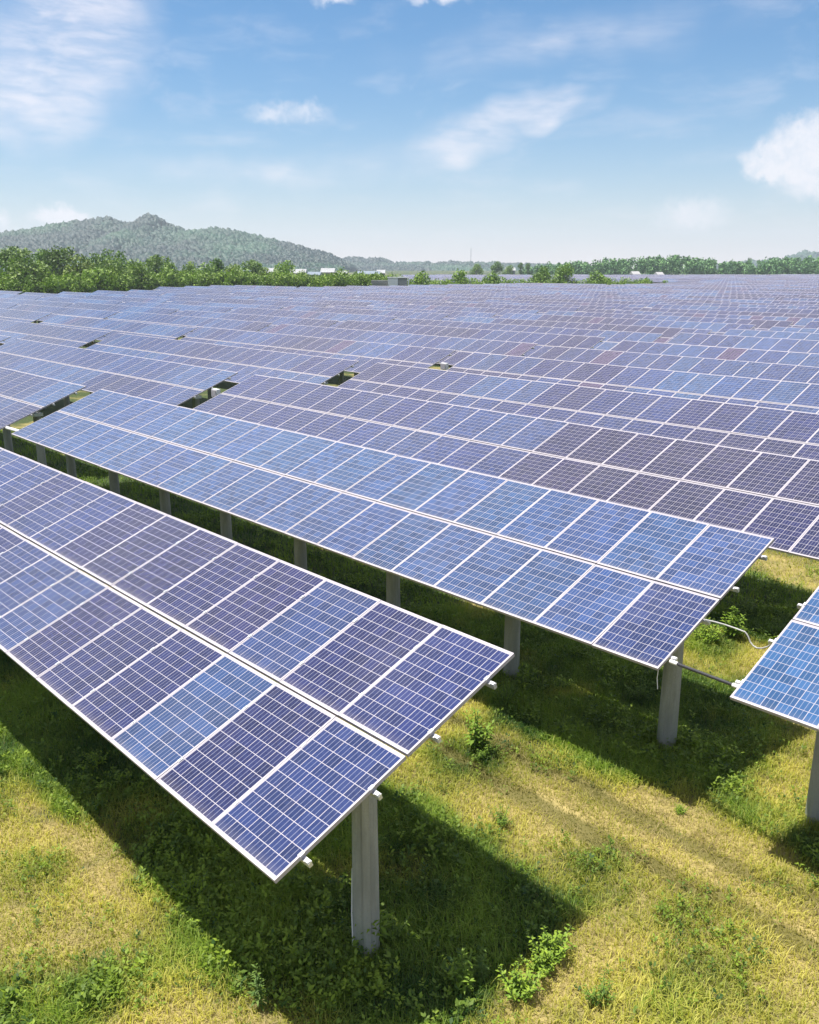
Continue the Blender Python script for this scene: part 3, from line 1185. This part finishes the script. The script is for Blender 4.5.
def make_table(row, colm, d):
    cx, cy, z, right, lo = table_place(row, colm)
    if d > MID_D:
        b, cols = far_table_arrays(row, colm, (cx, cy, 0))
        me = b.mesh('solar_table', [M_PANEL_ATT, M_FRAME, M_CONC])
        set_face_tint(me, cols)
        o = link('solar_table', me, None, (cx, cy, 0))
        tag(o, table_label(row, colm), 'solar table', table_group(row))
        return
    e = link('solar_table', None, None, (cx, cy, 0), (0, 0, AZ))
    tag(e, table_label(row, colm), 'solar table', table_group(row))
    r = random.Random(row * 71 + colm)
    for s in (0, 1):
        for i in range(NPAN):
            x = (i - NPAN / 2 + .5) * PW
            y = (s - .5) * SL
            # every panel is clamped with a hair of its own tilt
            rot = (TILT + r.gauss(0, .0022), r.gauss(0, .0022), r.gauss(0, .0006))
            p = link('solar_panel', ME_LAM if d < NEAR_D else ME_PANEL, e, (x, y * CT, z + y * ST + r.uniform(-.003, .003)), rot)
            p.color = (*tints(row, colm, i, s), 1)
            if d < NEAR_D:
                link('frame', ME_FRAME, p)
    hp = z - .25
    key = round(hp, 2)
    if key not in POST_CACHE:
        POST_CACHE[key] = (post_mesh(key), bracket_mesh(key))
    for k in range(8):
        x = TLEN / 2 - .612 - k * 3.010
        po = link('post', POST_CACHE[key][0], e, (x, 0, 0), (0, 0, r.uniform(0, .3)))
        if d < NEAR_D:
            link('bracket', POST_CACHE[key][1], po)
            link('rafter', ME_RAFT, e, (x, .146 * ST, z - .146 * CT), (TILT, 0, 0))
    for q in S_POS:
        rail = link('rail', ME_RAIL, e, (0, q * CT + FT * ST, z + q * ST - FT * CT), (TILT, 0, 0))
        if d < 19:
            for i in range(NPAN + 1):
                link('clamp', ME_CLAMP, rail, ((i - NPAN / 2) * PW + (.012 if i == 0 else -.012 if i == NPAN else 0), 0, FT + .003))
    return e


TBL = {}
for d, row, colm in single:
    TBL[(row, colm)] = make_table(row, colm, d)
if rest:
    B = MB()
    CC = []
    for d, row, colm in rest:
        b, cols = far_table_arrays(row, colm, (0, 0, 0))
        n0 = len(B.v)
        B.v += b.v
        B.f += [tuple(i + n0 for i in f) for f in b.f]
        B.mi += b.mi
        B.uv += b.uv
        CC += cols
    me = B.mesh('solar_field', [M_PANEL_ATT, M_FRAME, M_CONC])
    set_face_tint(me, CC)
    tag(link('solar_field', me), 'farthest rows of solar tables melting together towards the horizon', 'solar field', None, 'stuff')


# parts seen on the first tables only
def local(row, colm):
    return TBL[(row, colm)]


t0 = local(0, 0)
posts0 = [c for c in t0.children if c.name.startswith('post')]
b = MB()
b.box((.135, .02, 1.08), (.03, .075, 2.1))
b.build('conduit', [M_CONC], posts0[0], None, (0, 0, R(-50)))
b = MB()
b.tube([(-.13, -.055, .95), (-.105, -.10, .45), (-.06, -.135, .02)], .008, 6)
b.build('earth_wire', [M_WHITE], posts0[0])
t1 = local(1, 0)
c1_ = table_place(1, 0)
b = MB()
b.tube([(TLEN / 2 - .04, -HALF + .10, c1_[2] - SL * ST - .02), (TLEN / 2 - .05, -HALF + .1, c1_[2] - SL * ST - .17), (TLEN / 2 - .03, -HALF + .1, c1_[2] - SL * ST - .32)], .006, 6)
b.build('hanging_cable', [M_WHITE], t1)


def slope_point(row, colm, end, s):
    """world point at a table's end (+1 right, -1 left), s slope lengths above the lower edge, at rail depth"""
    cx, cy, z, right, lo = table_place(row, colm)
    p = Vector((cx, cy, z)) + UX * (end * TLEN / 2) + (NX * CT + Vector((0, 0, ST))) * ((s - 1) * SL)
    return p + Vector((0, 0, -.075))


def link_tube(ra, ca, rb, cb_, s, label):
    a, c = slope_point(ra, ca, 1, s), slope_point(rb, cb_, -1, s)
    e = link('link_tube', None, None, tuple((a + c) / 2))
    tag(e, label, 'tube', 'tubes between tables')
    m = (a + c) / 2
    d = (c - a)
    b = MB()
    b.tube([a + d * .10 - m, c - d * .08 - m], .021, 10)
    b.build('tube', [M_DARKTUBE], e, None, None, True)
    for q0, q1 in ((.02, .13), (.90, 1.0)):
        b = MB()
        b.tube([a + d * q0 - m, a + d * q1 - m], .027, 10)
        b.build('collar', [M_WHITE], e, None, None, True)


link_tube(1, 0, 1, -1, .185, 'black tube with white collars bridging the gap at the right')
if (1, 1) in TBL:
    a, c = slope_point(1, 1, 1, .2), slope_point(1, 0, -1, .2)
    b = MB()
    b.tube([a - (a + c) / 2, c - (a + c) / 2], .05, 10)
    tag(b.build('link_tube', [M_WHITE], None, tuple((a + c) / 2), None, True), 'white tube crossing the table gap at the left edge', 'tube', 'tubes between tables')

a, c = slope_point(1, 0, 1, .72), slope_point(1, -1, -1, .80)
d = c - a
m = (a + c) / 2
pts = []
for f, dz in ((.0, .05), (.15, .05), (.3, .04), (.45, .02), (.57, 0.0), (.60, -.03), (.62, -.06), (.65, -.12), (.69, -.16), (.74, -.18), (.80, -.17), (.87, -.13), (.93, -.06), (1.0, .03)):
    pts.append(a + d * f + Vector((0, 0, dz)) - m)
b = MB()
b.tube(pts, .010, 10)
tag(b.build('flexible_conduit', [simple('grey_conduit', (.36, .36, .35), .55)], None, tuple(m), None, True), 'pale flexible conduit sagging between the two blue tables', 'conduit')

# cable boxes hung in two gaps further back
for (row, colm, lab) in ((2, 1, 'white cable box in the gap behind the long blue table'), (4, 1, 'small white cable box in the gap of the fifth row')):
    if (row, colm) in TBL:
        a = slope_point(row, colm, 1, 1.12) + UX * .55
        e = link('cable_box', None, None, tuple(a), (0, 0, AZ))
        tag(e, lab, 'cable box')
        b = MB()
        b.box((0, 0, -.05), (.36, .16, .3))
        b.build('housing', [M_WHITE], e)
        b = MB()
        b.box((0, -.10, -.05), (.29, .03, .23))
        b.build('door', [M_FRAME], e)


# ------------------------------------------------------------------ grass and weeds
def scatter(n, x0, x1, y0, y1, fall):
    x = rng.uniform(x0, x1, n)
    y = rng.uniform(y0, y1, n)
    # keep what the photograph could see, and a strip beside it
    half = (y * .97 + 1.9) * .52 + 2.0
    k = (np.abs(x) < half) & (rng.random(n) < np.clip(fall / np.hypot(x, y), .0, 1))
    return x[k], y[k]


def blades(x, y, hgt, wid, lean, col):
    n = len(x)
    z = near_height(x, y)
    a = rng.uniform(0, 2 * np.pi, n)
    l = lean * rng.uniform(.3, 1.5, n)
    dx, dy = np.cos(a), np.sin(a)
    sx, sy = -dy * wid * .5, dx * wid * .5
    P0 = np.stack([x, y, z - .01], -1)
    P1 = np.stack([x + dx * hgt * l * .35, y + dy * hgt * l * .35, z + hgt * .62], -1)
    P2 = np.stack([x + dx * hgt * l, y + dy * hgt * l, z + hgt * np.clip(1.1 - .38 * l, .25, 1.1)], -1)
    S = np.stack([sx, sy, sx * 0], -1)
    V = np.stack([P0 - S, P0 + S, P1 + S * .8, P1 - S * .8, P2], 1).reshape(-1, 3)
    b0 = np.arange(n)[:, None] * 5
    Q = np.concatenate([b0 + np.array([[0, 1, 2, 3]]), b0 + np.array([[3, 2, 4, 4]])], 0)
    # triangles throughout, so no face is degenerate
    T = np.concatenate([b0 + np.array([[0, 1, 2]]), b0 + np.array([[0, 2, 3]]), b0 + np.array([[3, 2, 4]])], 0)
    C = np.repeat(col, 5, 0)
    return V, T, C


def shade_zone(x, y):
    uu, nn = x * UX.x + y * UX.y, x * NX.x + y * NX.y
    return nn, uu


def grass():
    # green grass, taller and denser away from dry ground
    zones = (((780000, -9, 12, 4.2, 17), 30, 1.0), ((420000, -26, 18, 15, 38), 16, 1.8))
    VV, TT, CC, o = [], [], [], 0
    for z_, fall, wk in zones:
        x, y = scatter(*z_, fall)
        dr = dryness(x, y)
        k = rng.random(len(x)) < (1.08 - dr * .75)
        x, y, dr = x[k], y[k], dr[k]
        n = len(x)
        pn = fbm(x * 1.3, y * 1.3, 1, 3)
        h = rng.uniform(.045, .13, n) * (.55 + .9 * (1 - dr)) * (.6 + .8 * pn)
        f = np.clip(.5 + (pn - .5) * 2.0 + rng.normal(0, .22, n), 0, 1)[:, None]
        lush_shaded = np.array([.026, .090, .010]) + f * (np.array([.23, .34, .03]) - np.array([.026, .090, .010]))  # darkened greens carry the shade under the tables
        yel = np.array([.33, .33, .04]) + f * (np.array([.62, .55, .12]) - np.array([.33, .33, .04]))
        col = lush_shaded + (yel - lush_shaded) * np.clip(dr * 1.9 - .08 + rng.normal(0, .17, n), 0, 1)[:, None]
        nn = x * NX.x + y * NX.y
        tr = tracks(nn, .5 * (fbm(x * 1.6, y * 1.6, 2, 3) - .5)) * np.clip(.35 + 1.3 * fbm(x * 1.2, y * 1.2, 6, 2), 0, 1)
        h = h * (1 - .55 * tr)
        col = col + (np.array([.095, .085, .012]) - col) * (.85 * tr)[:, None]
        V, T, C = blades(x, y, h, rng.uniform(.005, .012, n) * wk, .85, col)
        VV.append(V); TT.append(T + o); CC.append(C); o += len(V)
    tag(link('grass', np_mesh('grass', np.concatenate(VV), np.concatenate(TT), M_GRASS, np.concatenate(CC))), kind='stuff', label='short green grass growing round the solar tables', cat='grass')
    # dry straw lying flat
    x, y = scatter(900000, -14, 16, 4.2, 24, 12)
    dr = dryness(x, y)
    tr = tracks(x * NX.x + y * NX.y, .5 * (fbm(x * 1.6, y * 1.6, 2, 3) - .5))
    k = rng.random(len(x)) < np.clip(dr * 1.4 - .3, .02, 1) * (1 - .95 * tr)
    x, y = x[k], y[k]
    n = len(x)
    h = rng.uniform(.05, .17, n)
    f = rng.random(n)[:, None] ** 1.4
    col = np.array([.27, .22, .075]) + f * (np.array([.47, .38, .17]) - np.array([.27, .22, .075]))
    V, T, C = blades(x, y, h * .5, rng.uniform(.003, .0065, n) * (1 + .02 * np.hypot(x, y)), 2.2, col)
    tag(link('dry_grass', np_mesh('dry_grass', V, T, M_GRASS, C)), kind='stuff', label='dry straw-coloured grass on the open ground', cat='dry grass')


def ground_cover():
    """little leafy weeds: rosettes of broad leaves in clumps"""
    x, y = scatter(330000, -20, 16, 4.2, 30, 9.5)
    dr = dryness(x, y)
    cl = fbm(x * 2.1, y * 2.1, 3, 3) * .65 + fbm(x * .7, y * .7, 4, 2) * .35
    k = rng.random(len(x)) < np.clip((cl - .47) * 5, .06, 1) * np.clip(1.3 - dr * 1.6, .025, 1)
    x, y, cl, dr = x[k], y[k], cl[k], dr[k]
    n, L = len(x), 8
    z = near_height(x, y)
    big_ = rng.uniform(.6, 1.5, n) * (.6 + (1 - dr))
    a = rng.uniform(0, 2 * np.pi, (n, L))
    tilt = rng.uniform(.1, 1.1, (n, L))
    ln = (.019 + .021 * rng.random((n, L))) * big_[:, None]
    zo = rng.uniform(0, .09, (n, L)) * big_[:, None] + .015
    d = np.stack([np.cos(a) * np.cos(tilt), np.sin(a) * np.cos(tilt), np.sin(tilt) * .8], -1)
    sd = np.stack([-np.sin(a), np.cos(a), np.zeros_like(a)], -1)
    P = np.stack([x[:, None] + np.cos(a) * .01, y[:, None] + np.sin(a) * .01, z[:, None] + zo], -1)
    e1 = P + d * ln[..., None] * .5 + sd * ln[..., None] * .26
    e2 = P + d * ln[..., None] * .5 - sd * ln[..., None] * .26
    tip = P + d * ln[..., None]
    V = np.stack([P, e2, tip, e1], 2).reshape(-1, 3)
    F = np.arange(len(V)).reshape(-1, 4)
    f = np.clip(rng.normal(.5, .3, n) + (cl - .5), 0, 1)[:, None]
    col = np.array([.030, .085, .010]) + f * (np.array([.25, .35, .03]) - np.array([.030, .085, .010]))  # dark green end lowered for the shade under the tables
    C = np.repeat(col, L * 4, 0) * rng.uniform(.85, 1.15, (n * L * 4, 1))
    tag(link('ground_cover', np_mesh('ground_cover', V, F, M_GRASS, C)), kind='stuff', label='low leafy weeds spreading through the grass', cat='weeds')


grass()
ground_cover()


def weed_proto(seed, h, stems, leaf, dark, light, spread=.35, narrow=.3):
    r = np.random.default_rng(seed)
    b = MB()
    VV, CC = [], []
    dark, light = np.array(dark), np.array(light)
    for s in range(stems):
        a = r.uniform(0, 2 * np.pi)
        hh = h * r.uniform(.55, 1.05)
        off = np.array([math.cos(a), math.sin(a), 0]) * spread * h * r.random()
        base = off * .25
        top = off + np.array([0, 0, hh])
        mid = (base + top) / 2 + np.array([0, 0, hh * .08])
        b.tube([tuple(base - np.array([0, 0, .03])), tuple(mid), tuple(top)], [.006, .005, .002], 5)
        nl = int(9 + hh * 26)
        for q in range(nl):
            t = .12 + .88 * (q + r.random()) / nl
            p = base * (1 - t) ** 2 + 2 * mid * t * (1 - t) + top * t * t
            la = q * 2.4 + r.uniform(-.4, .4)
            up = r.uniform(-.1, .75)
            d = np.array([math.cos(la) * math.cos(up), math.sin(la) * math.cos(up), math.sin(up)])
            sd = np.array([-math.sin(la), math.cos(la), 0])
            L = leaf * (1.15 - .55 * t) * r.uniform(.7, 1.25)
            dr_ = np.array([0, 0, -.22 * L])
            m1 = p + d * L * .5
            VV += [p, m1 - sd * L * narrow * .5, p + d * L + dr_, m1 + sd * L * narrow * .5]
            c = dark + (light - dark) * np.clip(r.normal(.35 + .3 * t, .2), 0, 1)
            CC += [c] * 4
    V = np.array(VV)
    fol = np_mesh('foliage', V, np.arange(len(V)).reshape(-1, 4), M_WEED, np.array(CC))
    stem_m = simple('weed_stem', (.10, .15, .04), .7)
    return fol, b.mesh('stem', [stem_m])


WA = weed_proto(1, .55, 9, .13, (.07, .15, .015), (.24, .36, .03), .45, .3)      # upright leafy weed
WB = weed_proto(2, .28, 20, .062, (.10, .20, .015), (.30, .42, .03), .8, .42)     # low bright clump
WC = weed_proto(3, .75, 3, .14, (.05, .12, .02), (.16, .25, .04), .12, .26)      # single tall stalk
WD = weed_proto(4, .38, 12, .075, (.06, .13, .012), (.20, .31, .028), .7, .34)     # darker clump


def ground_px(x, y):
    f, p = 884.3, R(PITCH)
    X, Yd = (x - 409.5) / f, (y - 512) / f
    d = np.array([X, math.cos(p) - Yd * math.sin(p), -math.sin(p) - Yd * math.cos(p)])
    d *= -CAM_H / d[2]
    return d[0], d[1]


weeds = [
    (370, 946, WA, 1.15, 'tall leafy weed growing against the nearest concrete post'),
    (392, 940, WD, .9, 'lower dark weed right of the nearest concrete post'),
    (464, 990, WA, .85, 'sunlit upright weed at the edge of the front table shadow'),
    (482, 982, WC, .6, 'thin stalk beside the sunlit weed at the shadow edge'),
    (549, 958, WB, 1.3, 'large bright green clump right of the front shadow'),
    (540, 972, WB, 1.0, 'bright clump touching the large one from below'),
    (519, 994, WB, 1.25, 'bright green clump just below the shadow tip, nearer the bottom'),
    (600, 1003, WD, .8, 'dull green clump near the bottom, right of the bright clumps'),
    (477, 752, WA, 1.25, 'upright green weed on the sunny grass behind the front table end'),
    (487, 760, WD, .8, 'squat weed leaning against the upright one'),
    (501, 824, WD, .75, 'small round weed alone on the dry grass'),
    (730, 640, WA, 1.25, 'bushy weed under the pale conduit'),
    (706, 645, WB, 1.6, 'light green weed left of the one under the conduit'),
    (664, 770, WC, .55, 'seedling stalk in the shadow before the second post'),
    (560, 690, WB, .9, 'bright leaved weed in the shadow of the long blue table'),
    (505, 705, WD, 1.1, 'dark weed at the foot of the shaded post under the blue table'),
    (245, 792, WB, 1.2, 'weed clump deep in shade under the near table edge'),
    (190, 900, WB, 1.2, 'bright clump on the left where shade meets sunlit grass'),
    (205, 925, WB, .9, 'second bright clump along the left shade edge'),
    (258, 1008, WC, .7, 'bright stalk at the bottom left shade edge'),
    (95, 770, WB, 1.0, 'weed clump in the shade at the far left'),
    (680, 812, WB, .5, 'little bright tuft at the lower shadow corner of the blue table'),
    (780, 640, WD, 1.2, 'dark weed in the shade behind the right table'),
    (640, 700, WD, 1.0, 'dark leafy weed beside the second concrete post'),
]
for (px, py, pr, s, lab) in weeds:
    X, Y = ground_px(px, py)
    e = link('weed_plant', None, None, (X, Y, float(near_height(np.array([X]), np.array([Y]))[0])), (0, 0, random.uniform(0, 6.28)))
    e.scale = (s, s, s)
    tag(e, lab, 'weed', 'weeds standing out of the grass')
    link('foliage', pr[0], e)
    link('stem', pr[1], e)

# ------------------------------------------------------------------ haze
b = MB()
b.box((0, 1500, 62), (5300, 3700, 126))
m, t = mat('haze_air')
vp = t.n('ShaderNodeVolumePrincipled')
vp.inputs['Color'].default_value = (.78, .88, 1.0, 1)
vp.inputs['Density'].default_value = .00023
vp.inputs['Anisotropy'].default_value = .2
o_ = t.n('ShaderNodeOutputMaterial')
t.put(o_.inputs['Volume'], vp.outputs[0])
tag(b.build('haze', [m]), kind='stuff')
